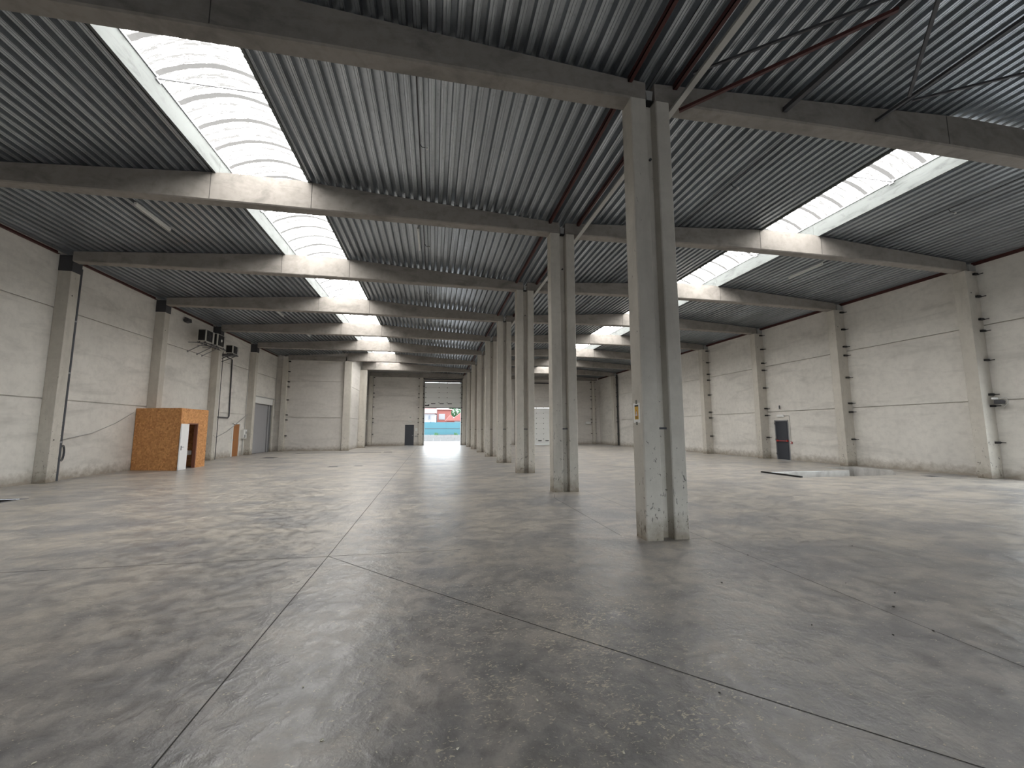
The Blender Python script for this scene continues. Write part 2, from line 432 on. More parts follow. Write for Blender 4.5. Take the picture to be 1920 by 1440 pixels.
# beams
def beam(n, xa, xb, side, label=None):
    xc = XCL if side == 'left' else XCR
    lo, hi = min(xa, xb), max(xa, xb)
    b = NB(); y0, y1 = Yn(n) + .01, Yn(n) + BD - .01; ch = .025
    xs = [lo] + [x for x in (xc - 4, xc - .76, xc + .76, xc + 4) if lo < x < hi] + [hi]
    def zb(x): return ZB + (.035 if side == 'left' else .10) * max(0, 1 - ((x - xc) / 7) ** 2) * (1 if n else 1)
    sec = lambda x: [(y0+ch, zb(x)), (y1-ch, zb(x)), (y1, zb(x)+ch), (y1, roofz(x)-.012), (y0, roofz(x)-.012), (y0, zb(x)+ch)]
    xx = []
    for i in range(len(xs)-1):
        k = 4; xx += [xs[i] + (xs[i+1]-xs[i]) * j / k for j in range(k)]
    xx.append(hi)
    rows = [[b.verts.new((x, y, z)) for y, z in sec(x)] for x in xx]
    for i in range(len(xx)-1):
        for k in range(6): b.faces.new((rows[i][k], rows[i+1][k], rows[i+1][(k+1) % 6], rows[i][(k+1) % 6]))
    b.faces.new(rows[0]); b.faces.new(rows[-1][::-1]); bmesh.ops.recalc_face_normals(b, faces=b.faces[:])
    t = thing('roof_beam', label or 'ridged concrete roof beam across the %s aisle, %s from the camera' % (side, ORD[n]), 'beam', (xc, Yn(n), ZB),
              'concrete roof beams across the %s aisle' % side); t['abs'] = 1
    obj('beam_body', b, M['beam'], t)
    b = NB()
    for s in (-1, 1):
        x = xc + s * 1.12; box(b, x - .006, x + .006, Yn(n) + .006, Yn(n) + .02, zb(x) + .03, roofz(x) - .03)
    obj('casting_seam', b, M['joint'], t)
    return t
for n in (0,):
    for side, xa, xb in (('left', XL + .4, 3.3), ('right', 3.5, 17.95)):
        beam(n, xa, xb, side, 'concrete roof beam of the %s aisle directly over the camera' % side)
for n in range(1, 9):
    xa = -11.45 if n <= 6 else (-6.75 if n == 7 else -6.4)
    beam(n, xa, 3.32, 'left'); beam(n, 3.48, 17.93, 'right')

# wall columns
CLZ = [1.15, 2.35, 2.73, 3.88, 4.88, 5.28, 6.07, 6.86]
def right_column(n):
    t = thing('wall_column', 'concrete wall column with black clips, %s along the right wall' % ('nearest in view' if n == 2 else ORD[n-1] if n < 8 else 'last'), 'column',
              (17.98, Yn(n), 0), 'concrete columns along the right wall'); t['abs'] = 1
    y0, y1 = Yn(n) - .06, Yn(n) + BD - .02
    b = NB(); box(b, 17.72, XR, y0, y1, 0, ZB); obj('shaft', b, M['column'], t, bevel=.012)
    b = NB(); box(b, 17.95, XR, y0 + .02, y1 - .02, ZB, 7.22); obj('bearing_block', b, M['greyplastic'], t)
    for z in CLZ:
        b = NB(); box(b, 18.02, 18.17, y0 - .07, y0, z - .035, z + .035); box(b, 18.17, 18.235, y0 - .055, y0 - .02, z - .02, z + .02); box(b, 18.215, 18.238, y0 - .16, y0 - .05, z - .012, z + .012)
        obj('clip', b, M['clip'], t)
    b = NB(); tube(b, [(17.86, y0 - .004, 6.2), (17.86, y0 + .002, 6.2)], .022); obj('socket', b, M['clip'], t)
    return t
for n in range(2, 9): right_column(n)
def left_column(n):
    y0, y1 = Yn(n) + .12, Yn(n) + .12 + .34
    t = thing('wall_column', {3: 'leftmost concrete wall column, dark drainpipe running down its far edge', 4: 'concrete wall column rising behind the chipboard cubicle',
              5: 'concrete wall column under the outdoor units on the left wall', 6: 'concrete wall column between the brown door and the grey roller door'}.get(n, 'concrete column on the left wall, outside the frame'),
              'column', (-11.68, y0, 0), 'concrete columns along the left wall'); t['abs'] = 1
    b = NB(); box(b, XL, -11.52, y0, y1, 0, ZB - .02); obj('shaft', b, M['column'], t, bevel=.012)
    b = NB(); box(b, XL, -11.50, y0 - .015, y1 + .01, 6.68, 7.2); obj('dark_head_block', b, M['darksteel'], t)  # plain dark box round the column head
    b = NB(); tube(b, [(-11.518, y0 + .1, 1.3), (-11.512, y0 + .1, 1.3)], .02); tube(b, [(-11.518, y0 + .12, 5.9), (-11.512, y0 + .12, 5.9)], .02); obj('socket', b, M['clip'], t)
    return t
for n in range(3, 7): left_column(n)
def plain_column(x0, x1, y0, y1, z1, label, clips=(), mt='column', far=()):
    t = thing('wall_column', label, 'column', ((x0+x1)/2, y0, 0), 'concrete columns of the recess and end wall'); t['abs'] = 1
    b = NB(); box(b, x0, x1, y0, y1, 0, z1); obj('shaft', b, M[mt], t, bevel=.012)
    for s in clips:
        x = x0 - .07 if s < 0 else x1 + .07
        for z in CLZ:
            b = NB(); box(b, x - .07, x + .07, y1 - .14, y1 - .02, z - .035, z + .035); obj('clip', b, M['clip'], t)
    return t
plain_column(-11.42, -11.08, 33.42, 33.75, 7.2, 'concrete corner column at the left end of the set-forward wall', (1,))
plain_column(-6.95, -6.42, Yn(7) - .05, 33.74, ZB, 'pale concrete column at the right end of the set-forward wall')
plain_column(-6.58, -6.0, Yn(8), Yn(8) + .32, ZB, 'pale concrete column carrying the last roof beam of the left aisle', (-1,))
plain_column(-6.42, -6.05, YEND - .33, YEND, 7.0, 'concrete column in the left corner of the end wall', (1,))
plain_column(-1.47, -1.12, YEND - .30, YEND, 6.95, 'concrete column between the dark exit door and the open roller door', (-1, 1))
plain_column(2.92, 3.26, YEND - .30, YEND, 6.95, 'concrete column on the right side of the open roller door', (-1,))
plain_column(17.3, 17.62, YEND - .30, YEND, 7.0, 'concrete column in the right corner of the end wall', (-1, 1))
plain_column(15.0, 15.3, YEND - .30, YEND, 7.0, 'concrete column on the end wall right of the closed sectional door', ())
plain_column(8.6, 8.9, YEND - .30, YEND, 7.0, 'concrete column on the end wall left of the closed sectional door', ())
# end-wall header beams
b = NB(); box(b, -6.4, 3.0, YEND - .26, YEND - .02, 6.97, 7.4); struct('trim_7', b, M['beam'])
b = NB(); box(b, 3.9, 17.9, YEND - .26, YEND - .02, 7.03, 7.3); struct('trim_8', b, M['beam'])
b = NB(); box(b, -11.1, -6.9, 33.55, 33.745, 7.0, 7.36); struct('trim_9', b, M['beam'])

# red eaves angles, bay by bay
def purlin(n, x, z, where, w=.07, h=.09):
    b = NB(); ya, yb = Yn(n) + BD, Yn(n+1)
    box(b, x - w/2, x + w/2, ya, yb, z, z + .012); box(b, x - w/2, x - w/2 + .012, ya, yb, z, z + h)
    o = obj('eaves_angle', b, M['redsteel'])
    tag(o, 'red steel angle %s, %s bay' % (where, ORD[n] if n else 'overhead'), 'steel angle', 'red steel angles ' + where); return o
for n in range(0, 9):
    purlin(n, 3.04, 7.235, 'left of the central columns')
    purlin(n, 3.85, 7.235, 'right of the central columns')
    if n >= 1: purlin(n, XR - .06, 7.19, 'along the right wall', .09, .10)
    if 2 <= n <= 6: purlin(n, XL + .06, 7.175, 'along the left wall', .09, .10)

# cable tray under the beams, right of the central columns
b = NB(); y0, y1 = .0, 28.8
box(b, 3.80, 3.90, y0, y1, 6.915, 6.92); box(b, 3.80, 3.804, y0, y1, 6.92, 6.96); box(b, 3.896, 3.90, y0, y1, 6.92, 6.96)
t = thing('cable_tray', 'long zinc cable tray slung under the beams beside the central columns', 'cable tray', (3.85, 0, 6.92)); t['abs'] = 1
obj('tray_channel', b, M['zinc'], t)
for n in range(1, 7):
    b = NB(); box(b, 3.83, 3.87, Yn(n) + .14, Yn(n) + .18, 6.92, 7.02); obj('tray_hanger', b, M['galv'], t)

# wind bracing in the bay overhead
def rod(p, q, w, name, label, mt='darksteel'):
    b = NB(); bar(b, p, q, w, w); o = obj(name, b, M[mt]); tag(o, label, 'steel brace', 'wind bracing in the nearest bay'); return o
rod((6.05, 1.25, 7.2), (5.98, 5.54, 7.2), .08, 'bracing_strut', 'dark steel strut running to the nearest beam, thickest of the roof bracing')
rod((8.02, 1.25, 7.3), (7.98, 5.54, 7.3), .05, 'bracing_strut', 'thin dark strut of the roof bracing farther right, parallel to the thick one')
rod((3.98, 5.25, 7.28), (5.92, 3.62, 7.25), .035, 'bracing_rod', 'thin black diagonal rod between the cable tray and thick strut')
rod((3.8, 5.40, 6.72), (5.93, 3.72, 7.12), .05, 'bracing_rod', 'red-brown diagonal tube crossing below the nearest beam', 'redsteel')
rod((7.90, 4.95, 7.28), (6.16, 3.34, 7.24), .045, 'bracing_rod', 'dark diagonal rod between the two parallel struts')
rod((8.13, 5.05, 7.32), (10.2, 3.7, 7.34), .035, 'bracing_rod', 'dark diagonal rod at the top right corner')

# ceiling conduits, hooks and tube lights
def luminaire(x, n, lamp, label):
    ya, yb = Yn(n) + BD + .02, Yn(n+1) - .02; zr = roofz(x) - .02
    t = thing('conduit_run', label, 'conduit', (x, ya, zr), 'lighting conduits under the roof deck'); t['abs'] = 1
    b = NB(); tube(b, [(x, ya, zr), (x, yb, zr)], .012, 6); obj('conduit', b, M['darksteel'], t)
    b = NB(); ym = (ya + yb) / 2
    tube(b, [(x, ym, zr), (x + .05, ym - .02, zr - .09), (x + .13, ym - .05, zr - .12)], .008, 6); obj('hook', b, M['darksteel'], t)
    b = NB(); bmesh.ops.create_uvsphere(b, u_segments=10, v_segments=6, radius=.03, matrix=Matrix.Translation((x + .15, ym - .05, zr - .13))); obj('socket', b, M['plastic'], t)
def tubelight(x, n, label):
    zr = roofz(x) - .07; ym = Yn(n) + 2.2
    t = thing('tube_light', label, 'ceiling light', (x, ym, zr), 'unlit tube lights under the roof deck'); t['abs'] = 1
    b = NB(); box(b, x - .03, x + .03, ym - .72, ym + .72, zr - .01, zr + .055); obj('housing', b, M['plastic'], t, bevel=.006)
    b = NB(); tube(b, [(x, ym - .70, zr - .03), (x, ym + .70, zr - .03)], .014); obj('lamp_tube', b, M['white'], t)
for x, wh in ((-.40, 'right part of the left aisle'), (6.95, 'left part of the right aisle')):
    for n in range(1, 6): luminaire(x, n, 0, 'thin conduit with hook, %s, %s bay' % (wh, ORD[n]))
luminaire(13.72, 1, 0, 'thin dark conduit with a hook right of the nearest right-hand rooflight')
for n in (2, 4, 5): tubelight(-7.78, n, 'slim white tube light left of the left rooflights, %s bay' % ORD[n])
for n in (2, 4): tubelight(-.56, n, 'slim white tube light right of the left rooflights, %s bay' % ORD[n])
tubelight(13.7, 2, 'slim white tube light right of the second right-hand rooflight')

# ================================================================== DOORS
# right exit door
t = bpy.data.objects.new('door_1', None); C.objects.link(t); t['kind'] = 'structure'
b = NB(); box(b, XR + .03, XR + .08, 18.24, 19.02, .01, 2.02); o = obj('door_leaf', b, M['anthracite'], t)
b = NB()
for z0, z1 in ((.12, .78), (1.02, 1.92)): box(b, XR + .022, XR + .03, 18.33, 18.93, z0, z1)
obj('door_panel', b, M['anthracite'], t)
b = NB(); box(b, XR - .01, XR + .1, 18.185, 18.24, 0, 2.07); box(b, XR - .01, XR + .1, 19.02, 19.075, 0, 2.07); box(b, XR - .01, XR + .1, 18.185, 19.075, 2.02, 2.08); obj('door_frame', b, M['galv'], t)
b = NB(); tube(b, [(XR - .05, 18.3, .98), (XR - .05, 18.96, .98)], .018); box(b, XR - .06, XR + .03, 18.29, 18.35, .94, 1.03); box(b, XR - .06, XR + .03, 18.91, 18.97, .94, 1.03); obj('panic_bar', b, M['red'], t)
b = NB()
for z in (.25, 1.0, 1.85): box(b, XR - .025, XR + .0, 19.03, 19.06, z, z + .1)
obj('hinge', b, M['clip'], t)
def exit_lamp(x0, x1, y0, y1, z0, z1, label):
    t = thing('emergency_light', label, 'emergency light', ((x0+x1)/2, (y0+y1)/2, z0)); t['abs'] = 1
    b = NB(); box(b, x0, x1, y0, y1, z0, z1); obj('housing', b, M['white'], t, bevel=.01)
    d = .012
    b = NB()
    if x1 - x0 < y1 - y0: box(b, x0 - d, x0 + .004, y0 + .03, y1 - .03, z0 + .02, z1 - .02)
    else: box(b, x0 + .03, x1 - .03, y0 - d, y0 + .004, z0 + .02, z1 - .02)
    obj('diffuser', b, M['plastic'], t, bevel=.004)
exit_lamp(XR - .08, XR - .002, 18.42, 18.82, 2.24, 2.36, 'white emergency light box above the dark exit door in the right wall')
exit_lamp(-2.6, -2.2, YEND - .08, YEND - .002, 2.36, 2.46, 'white emergency light above the dark door in the end wall')
t = thing('siren', 'small white siren on the right wall high above the exit door', 'siren', (XR - .05, 18.62, 2.75)); t['abs'] = 1
b = NB(); box(b, XR - .07, XR - .002, 18.62, 18.72, 2.68, 2.86); obj('housing', b, M['white'], t, bevel=.01)
b = NB(); box(b, XR - .1, XR - .07, 18.57, 18.62, 2.68, 2.86); obj('grille', b, M['darksteel'], t)
b = NB(); tube(b, [(XR - .02, 18.42, 2.3), (XR - .02, 18.1, 2.3), (XR - .02, 18.1, .95)], .01, 6)
tag(obj('conduit', b, M['greyplastic']), 'thin conduit from the emergency light down beside the right exit door', 'conduit')
t = thing('alarm_button', 'round red alarm push button on the wall beside the right exit door', 'alarm button', (XR - .03, 18.08, .9)); t['abs'] = 1
b = NB(); box(b, XR - .05, XR - .001, 18.02, 18.13, .84, .95); obj('housing', b, M['red'], t, bevel=.012)
b = NB(); tube(b, [(XR - .06, 18.075, .895), (XR - .048, 18.075, .895)], .03, 12); obj('button', b, M['white'], t)

# end wall exit door
t = bpy.data.objects.new('door_2', None); C.objects.link(t); t['kind'] = 'structure'
b = NB(); box(b, -2.80, -2.01, YEND + .03, YEND + .08, .01, 2.04); obj('door_leaf', b, M['anthracite'], t)
b = NB(); box(b, -2.85, -2.80, YEND - .01, YEND + .1, 0, 2.09); box(b, -2.01, -1.96, YEND - .01, YEND + .1, 0, 2.09); box(b, -2.85, -1.96, YEND - .01, YEND + .1, 2.04, 2.09); obj('door_frame', b, M['anthracite'], t)
b = NB(); box(b, -2.13, -2.05, YEND - .03, YEND + .03, .98, 1.04); obj('door_handle', b, M['galv'], t)
t = thing('security_camera', 'small white security camera above the dark door in the end wall', 'camera', (-2.35, YEND - .1, 2.85)); t['abs'] = 1
b = NB(); box(b, -2.40, -2.32, YEND - .05, YEND - .001, 2.9, 3.0); obj('bracket', b, M['white'], t)
b = NB(); tube(b, [(-2.36, YEND - .05, 2.88), (-2.28, YEND - .24, 2.8)], .045, 10); obj('housing', b, M['white'], t)
tag(obj('notice_sheet', box(NB(), -1.82, -1.62, YEND - .012, YEND - .002, 1.45, 1.78), M['white']), 'white sheet of paper on the end wall right of the dark door', 'notice')
b = NB(); box(b, -1.86, -1.56, YEND - .12, YEND - .002, .88, 1.0); tag(obj('wall_shelf', b, M['greyplastic']), 'small grey ledge on the end wall between dark door and column', 'shelf')

# sectional door, open door leaf raised
def sect_panels(t, x0, x1, z0, n, h, y, mt='sect', win=None, hx=()):
    for i in range(n):
        b = NB(); za, zb = z0 + i * h, z0 + (i+1) * h
        prism(b, [(y, za), (y - .02, za), (y - .045, za + .022), (y - .045, zb - .022), (y - .02, zb), (y, zb)], 0, x0, x1)
        p = obj('door_section', b, M[mt], t)
        for xh in hx:
            b = NB(); box(b, xh - .035, xh + .035, y - .062, y - .045, zb - .03, zb + .035); obj('hinge', b, M['clip'], p, loc=(0, 0, 0))
    return t
t = thing('sectional_door', 'white sectional door pulled half way up in the bright open gateway', 'roller door', (.92, YEND - .05, 3.8), 'sectional doors of the end wall')
t['abs'] = 1
def inabs(t):
    """shift freshly made children so that world coordinates hold"""
    for c in t.children: c.location = -Vector(t.location)
sect_panels(t, -.93, 2.77, 3.87, 5, .52, YEND - .02, hx=(.5, 1.35, -.85, 2.69))
b = NB()
for x in (-.08, .78, 1.62): box(b, x - .22, x + .22, YEND - .075, YEND - .064, 4.23, 4.31)
obj('vision_panel', b, M['black'], t)
b = NB(); box(b, -.92, -.5, YEND - .09, YEND - .066, 4.02, 4.14); box(b, -.62, -.48, YEND - .10, YEND - .066, 4.06, 4.18); obj('lock_plate', b, M['clip'], t)
b = NB(); box(b, -.93, 2.77, YEND - .06, YEND - .01, 3.79, 3.875); obj('bottom_seal', b, M['darksteel'], t)
b = NB(); box(b, -1.02, -.93, YEND - .10, YEND - .005, 0, 6.62); box(b, 2.77, 2.86, YEND - .10, YEND - .005, 0, 6.62); obj('guide_rail', b, M['greyplastic'], t)
b = NB(); box(b, -1.02, 2.86, YEND - .10, YEND - .005, 6.5, 6.62); tube(b, [(-1.05, YEND - .2, 6.8), (2.85, YEND - .2, 6.8)], .07); obj('spring_shaft', b, M['darksteel'], t)
inabs(t)
t = thing('sectional_door', 'closed white sectional door seen between the central columns at the far end', 'roller door', (11.9, YEND - .05, 0), 'sectional doors of the end wall')
t['abs'] = 1
sect_panels(t, 10.05, 13.75, .02, 7, .556, YEND - .02, hx=(10.12, 10.92, 11.72, 12.5, 13.3))
b = NB()
for x in (10.52, 11.3, 12.1, 12.9): box(b, x - .19, x + .19, YEND - .075, YEND - .064, .36, .44)
obj('vision_panel', b, M['black'], t)
b = NB(); box(b, 9.95, 10.05, YEND - .09, YEND - .005, 0, 6.4); box(b, 13.75, 13.85, YEND - .09, YEND - .005, 0, 6.4); obj('guide_rail', b, M['darksteel'], t)
b = NB(); tube(b, [(9.9, YEND - .16, 6.62), (13.9, YEND - .16, 6.62)], .06); obj('spring_shaft', b, M['darksteel'], t)
inabs(t)

# left wall: brown door
t = bpy.data.objects.new('door_3', None); C.objects.link(t); t['kind'] = 'structure'
b = NB(); box(b, XL - .09, XL - .03, 27.38, 28.20, .01, 1.95); obj('door_leaf', b, M['brown'], t)
b = NB(); box(b, XL - .1, XL + .015, 27.26, 27.38, 0, 2.0); box(b, XL - .1, XL + .015, 28.20, 28.26, 0, 2.0); box(b, XL - .1, XL + .015, 27.26, 28.26, 1.95, 2.0); obj('door_frame', b, M['white'], t)
b = NB(); box(b, XL - .03, XL + .02, 27.46, 27.54, .98, 1.02); obj('door_handle', b, M['galv'], t)
# left wall: grey folding gate
t = bpy.data.objects.new('door_4', None); C.objects.link(t); t['kind'] = 'structure'
b = NB(); box(b, XL - .16, XL - .1, 29.75, 33.0, 0, 1.735); box(b, XL - .16, XL - .1, 29.75, 33.0, 1.745, 3.5); box(b, XL - .2, XL - .17, 29.6, 33.4, 0, 3.5); obj('door_leaf', b, M['greydoor'], t)
b = NB(); box(b, XL - .16, XL - .02, 33.0, 33.06, 0, 3.42); box(b, XL - .16, XL - .04, 32.6, 32.65, 0, 3.42); obj('guide_rail', b, M['galv'], t)
b = NB(); box(b, XL - .05, XL + .04, 29.7, 33.2, 3.42, 3.84); obj('door_header', b, M['white'], t)
b = NB(); box(b, XL, XL + .05, 29.7, 33.4, 3.84, 3.92); obj('header_angle', b, M['greyplastic'], t)
b = NB(); box(b, XL, XL + .06, 33.12, 33.2, 0, 3.84); struct('trim_10', b, M['column'])

# ================================================================== LEFT WALL THINGS
# chipboard cubicle with an open white door
A_, B_, C_, D_ = (-11.86, 19.05), (-9.98, 18.56), (-10.0, 20.6), (-11.86, 20.6); TH = .05; H = 2.46
t = thing('chipboard_cubicle', 'orange-brown chipboard cubicle standing against the left wall', 'cubicle', (-10.9, 19.6, 0)); t['abs'] = 1
b = NB(); prism(b, [A_, B_, (B_[0] - TH, B_[1] + TH), (A_[0], A_[1] + TH)], 2, 0, H); obj('near_panel', b, M['osb'], t)
b = NB()
def wy(y0, y1, z0, z1):
    prism(b, [(-9.99, y0), (-9.99, y1), (-9.99 - TH, y1), (-9.99 - TH, y0)], 2, z0, z1)
wy(18.61, 19.14, 0, H); wy(19.80, 20.6, 0, H); wy(19.14, 19.80, 1.86, H); obj('door_side_panel', b, M['osb'], t)
b = NB(); box(b, -11.86, -10.05, 20.55, 20.6, 0, H); obj('far_panel', b, M['osb'], t)
b = NB(); prism(b, [A_, B_, C_, D_, (-11.86, 20.04), (-11.49, 20.04), (-11.49, 19.62), (-11.86, 19.62)], 2, H, H + .02); obj('roof_panel', b, M['osb'], t)
M['jamb'] = mat('brown_jamb', (.16, .06, .035), .6)
b = NB(); box(b, -10.1, -9.975, 19.78, 19.84, 0, 1.88); box(b, -10.1, -9.98, 19.14, 19.80, 1.83, 1.88); obj('door_jamb', b, M['jamb'], t)
dl = NB(); bar(dl, (-9.965, 19.12, .93), (-9.86, 18.42, .93), .04, 1.84); p = obj('door_leaf', dl, M['leaf'], t)
b = NB(); tube(b, [(-9.835, 18.50, .92), (-9.80, 18.50, .92), (-9.815, 18.62, .92)], .011); box(b, -9.85, -9.838, 18.47, 18.53, .8, .97); h = obj('door_handle', b, M['galv'], p, loc=(0, 0, 0))
b = NB(); prism(b, [(-10.75, 20.02), (-10.38, 20.02), (-10.31, 20.16), (-10.40, 20.34), (-10.75, 20.34)], 2, .52, .72)
o = obj('wash_basin', b, M['white'], bevel=.03); tag(o, 'small white wash basin seen through the cubicle doorway', 'basin')
b = NB(); tube(b, [(-10.58, 20.18, .0), (-10.58, 20.18, .52)], .06); o2 = obj('pedestal', b, M['white'], o)

# outdoor units of the air conditioning
def ac(y0, w, z0, h, label, x1=-11.08, struts=True):
    d = .34; x0 = x1 - d
    t = thing('outdoor_unit', label, 'air conditioner', (x0, y0, z0), 'outdoor units high on the left wall'); t['abs'] = 1
    b = NB(); box(b, x0, x1, y0, y0 + w, z0, z0 + h); obj('casing', b, M['acbody'], t, bevel=.012)
    b = NB(); fy = y0 + w * .44; r = h * .385; fz = z0 + h * .5
    fr = NB(); box(fr, x1, x1 + .012, fy - r * 1.15, fy + r * 1.15, fz - r * 1.15, fz + r * 1.15); obj('grille_recess', fr, M['clip'], t)
    for k in range(6):
        rr = r * (k + 1) / 6
        ring = [(x1 + .025, fy + rr * math.cos(a * math.pi / 12), fz + rr * math.sin(a * math.pi / 12)) for a in range(25)]
        tube(b, ring, .004, 5)
    obj('fan_guard', b, M['clip'], t)
    b = NB(); tube(b, [(x1 + .012, fy, fz), (x1 + .034, fy, fz)], .075, 14); obj('fan_hub', b, M['plastic'] if 'middle' in label else M['darksteel'], t); b = NB()
    for a in range(4):
        an = a * math.pi / 2 + .4; bar(b, (x1 + .016, fy, fz), (x1 + .016, fy + r * .9 * math.cos(an), fz + r * .9 * math.sin(an)), .006, .10)
    obj('fan', b, M['darksteel'], t)
    b = NB()
    box(b, x0 + .02, x1 - .03, y0 - .006, y0 + .002, z0 + .04, z0 + h - .04)
    for k in range(9): box(b, x0 + .02, x1 - .03, y0 - .014, y0 - .006, z0 + .06 + k * (h - .12) / 9, z0 + .06 + k * (h - .12) / 9 + .02)
    obj('side_louvre', b, M['clip'], t)
    b = NB(); box(b, x0 + .03, x0 + .06, y0 + .08, y0 + .13, z0 - .04, z0); box(b, x1 - .06, x1 - .03, y0 + .08, y0 + .13, z0 - .04, z0)
    box(b, x0 + .03, x0 + .06, y0 + w - .13, y0 + w - .08, z0 - .04, z0); box(b, x1 - .06, x1 - .03, y0 + w - .13, y0 + w - .08, z0 - .04, z0)
    obj('foot', b, M['clip'], t)
    return t
M['acbody'] = mat('air_unit_casing', (.50, .49, .46), .5)
ac(22.02, .80, 5.94, .60, 'leftmost outdoor air-conditioning unit on the wall, dark fan opening')
ac(23.10, .88, 5.94, .64, 'middle outdoor air-conditioning unit in front of the column, pale fan hub')
ac(24.78, .72, 5.85, .46, 'smallest outdoor air-conditioning unit, right of the wall column')
t = thing('wall_bracket', 'steel wall bracket with three diagonal struts under two outdoor units', 'bracket', (-11.8, 22.3, 5.9)); t['abs'] = 1
b = NB(); box(b, -11.42, -11.38, 22.0, 24.1, 5.86, 5.90); box(b, -11.14, -11.10, 22.0, 24.1, 5.86, 5.90); obj('rail', b, M['darksteel'], t)
for y in (22.15, 22.95, 23.4):
    b = NB(); bar(b, (XL, y, 5.88), (-11.06, y, 5.88), .035, .035); bar(b, (XL + .01, y, 5.42), (-11.14, y, 5.86), .03, .03); box(b, XL, XL + .015, y - .04, y + .04, 5.38, 5.48); obj('strut', b, M['galv'], t)
t = thing('wall_bracket', 'small steel shelf bracket under the smallest outdoor unit', 'bracket', (-11.8, 24.8, 5.8)); t['abs'] = 1
b = NB(); box(b, XL, -11.06, 24.8, 25.46, 5.76, 5.81); obj('shelf', b, M['darksteel'], t)
b = NB(); bar(b, (XL + .01, 24.9, 5.45), (-11.2, 24.9, 5.76), .03, .03); bar(b, (XL + .01, 25.4, 5.45), (-11.2, 25.4, 5.76), .03, .03); obj('strut', b, M['darksteel'], t)
t = thing('flood_lamp', 'dark floodlight high on the left wall, left of the outdoor units', 'lamp', (XL, 21.63, 6.8)); t['abs'] = 1
b = NB(); prism(b, [(XL + .1, 6.72), (XL + .28, 6.76), (XL + .26, 6.92), (XL + .1, 6.98)], 1, 21.5, 21.78); obj('lamp_housing', b, M['darksteel'], t)
b = NB(); box(b, XL, XL + .12, 21.6, 21.66, 6.8, 6.9); obj('arm', b, M['darksteel'], t)
# pipes and cables on the left wall
def pipe(name, pts, r, mt, label, cat='pipe', seg=8):
    return tag(obj(name, tube(NB(), pts, r, seg), M[mt]), label, cat)
yc = Yn(3) + .12 + .34
t = thing('drain_pipe', 'dark drainpipe down the far side of the leftmost wall column', 'pipe', (-11.56, yc + .06, 0)); t['abs'] = 1
b = NB(); tube(b, [(-11.58, yc + .075, .02), (-11.58, yc + .075, 6.9)], .05, 12); obj('pipe', b, M['blackpipe'], t)
for z in (1.2, 3.4, 5.1):
    b = NB(); tube(b, [(-11.58, yc + .075, z), (-11.58, yc + .075, z + .05)], .056, 12); obj('pipe_clamp', b, M['galv'], t)
pipe('conduit', [(-11.5, Yn(5) + .52, 0.02), (-11.5, Yn(5) + .52, 5.9)], .018, 'darksteel', 'thin dark conduit down the column under the outdoor units', 'conduit')
pipe('refrigerant_pipe', [(XL + .05, 25.9, 5.8), (XL + .05, 26.5, 5.75), (XL + .05, 26.62, 2.4), (XL + .05, 26.5, 2.3), (XL + .05, 25.05, 2.32)], .035, 'darksteel', 'dark pipe dropping from the smallest outdoor unit and turning left', 'pipe')
pipe('cable', [(XL + .12, 28.9, 2.6), (XL + .04, 27.6, 1.95), (XL + .04, 26.5, 1.5), (XL + .04, 25.2, 1.15)], .018, 'greyplastic', 'grey cable sloping down across the wall above the brown door', 'cable')
pipe('cable', [(XL + .03, 18.9, 2.3), (XL + .03, 18.0, 1.85), (XL + .03, 17.0, 1.5), (XL + .03, 15.6, 1.25), (XL + .03, 15.5, 1.2)], .010, 'greyplastic', 'thin grey cable sagging from the cubicle to the leftmost column', 'cable')
b = NB()
for k in range(3):
    r0 = .12 + .02 * k; tube(b, [(XL + .03 + .015 * k, 15.85 + .07 * math.cos(a*math.pi/12) * (1 + .1*k), 1.0 - .14 + (r0 + .1) * math.sin(a*math.pi/12)) for a in range(25)], .009, 5)
tag(obj('cable_coil', b, M['blackpipe']), 'coil of dark cable hanging on the wall beside the leftmost column', 'cable coil')
t = thing('electrical_box', 'grey electrical box on the wall right of the brown door', 'electrical box', (XL, 28.55, 1.0)); t['abs'] = 1
b = NB(); box(b, XL, XL + .16, 28.42, 28.86, 1.05, 1.62); obj('cabinet', b, M['plastic'], t, bevel=.01)
b = NB(); box(b, XL + .16, XL + .2, 28.48, 28.62, 1.12, 1.3); box(b, XL + .16, XL + .2, 28.66, 28.8, 1.36, 1.5); obj('socket', b, M['greyplastic'], t)
b = NB(); tube(b, [(XL + .06, 28.6, 1.05), (XL + .06, 28.6, 0.02)], .02); tube(b, [(XL + .06, 28.7, 1.62), (XL + .06, 28.75, 6.6)], .015); obj('feed_pipe', b, M['greyplastic'], t)

# floodlight on right column and tag on the wall
t = thing('flood_lamp', 'small floodlight with a loop of cable on the nearest right-hand wall column', 'lamp', (18.0, 10.0, 2.5)); t['abs'] = 1
b = NB(); prism(b, [(17.98, 2.42), (18.14, 2.40), (18.18, 2.50), (18.0, 2.54)], 1, 9.84, 10.02); obj('lamp_housing', b, M['darksteel'], t)
b = NB(); box(b, 17.96, 18.16, 10.0, 10.06, 2.56, 2.62); obj('mount', b, M['white'], t)
b = NB(); tube(b, [(18.16, 9.98, 2.6), (18.22, 9.85, 2.62), (18.22, 9.8, 2.45), (18.2, 9.9, 2.32), (18.14, 9.97, 2.42)], .008, 6); obj('cable', b, M['white'], t)
t = thing('flood_lamp', 'white floodlight on the end wall near the right corner', 'lamp', (16.9, YEND - .1, 2.35)); t['abs'] = 1
b = NB(); box(b, 16.5, 17.1, YEND - .2, YEND - .06, 2.2, 2.46); obj('lamp_housing', b, M['white'], t, bevel=.02)
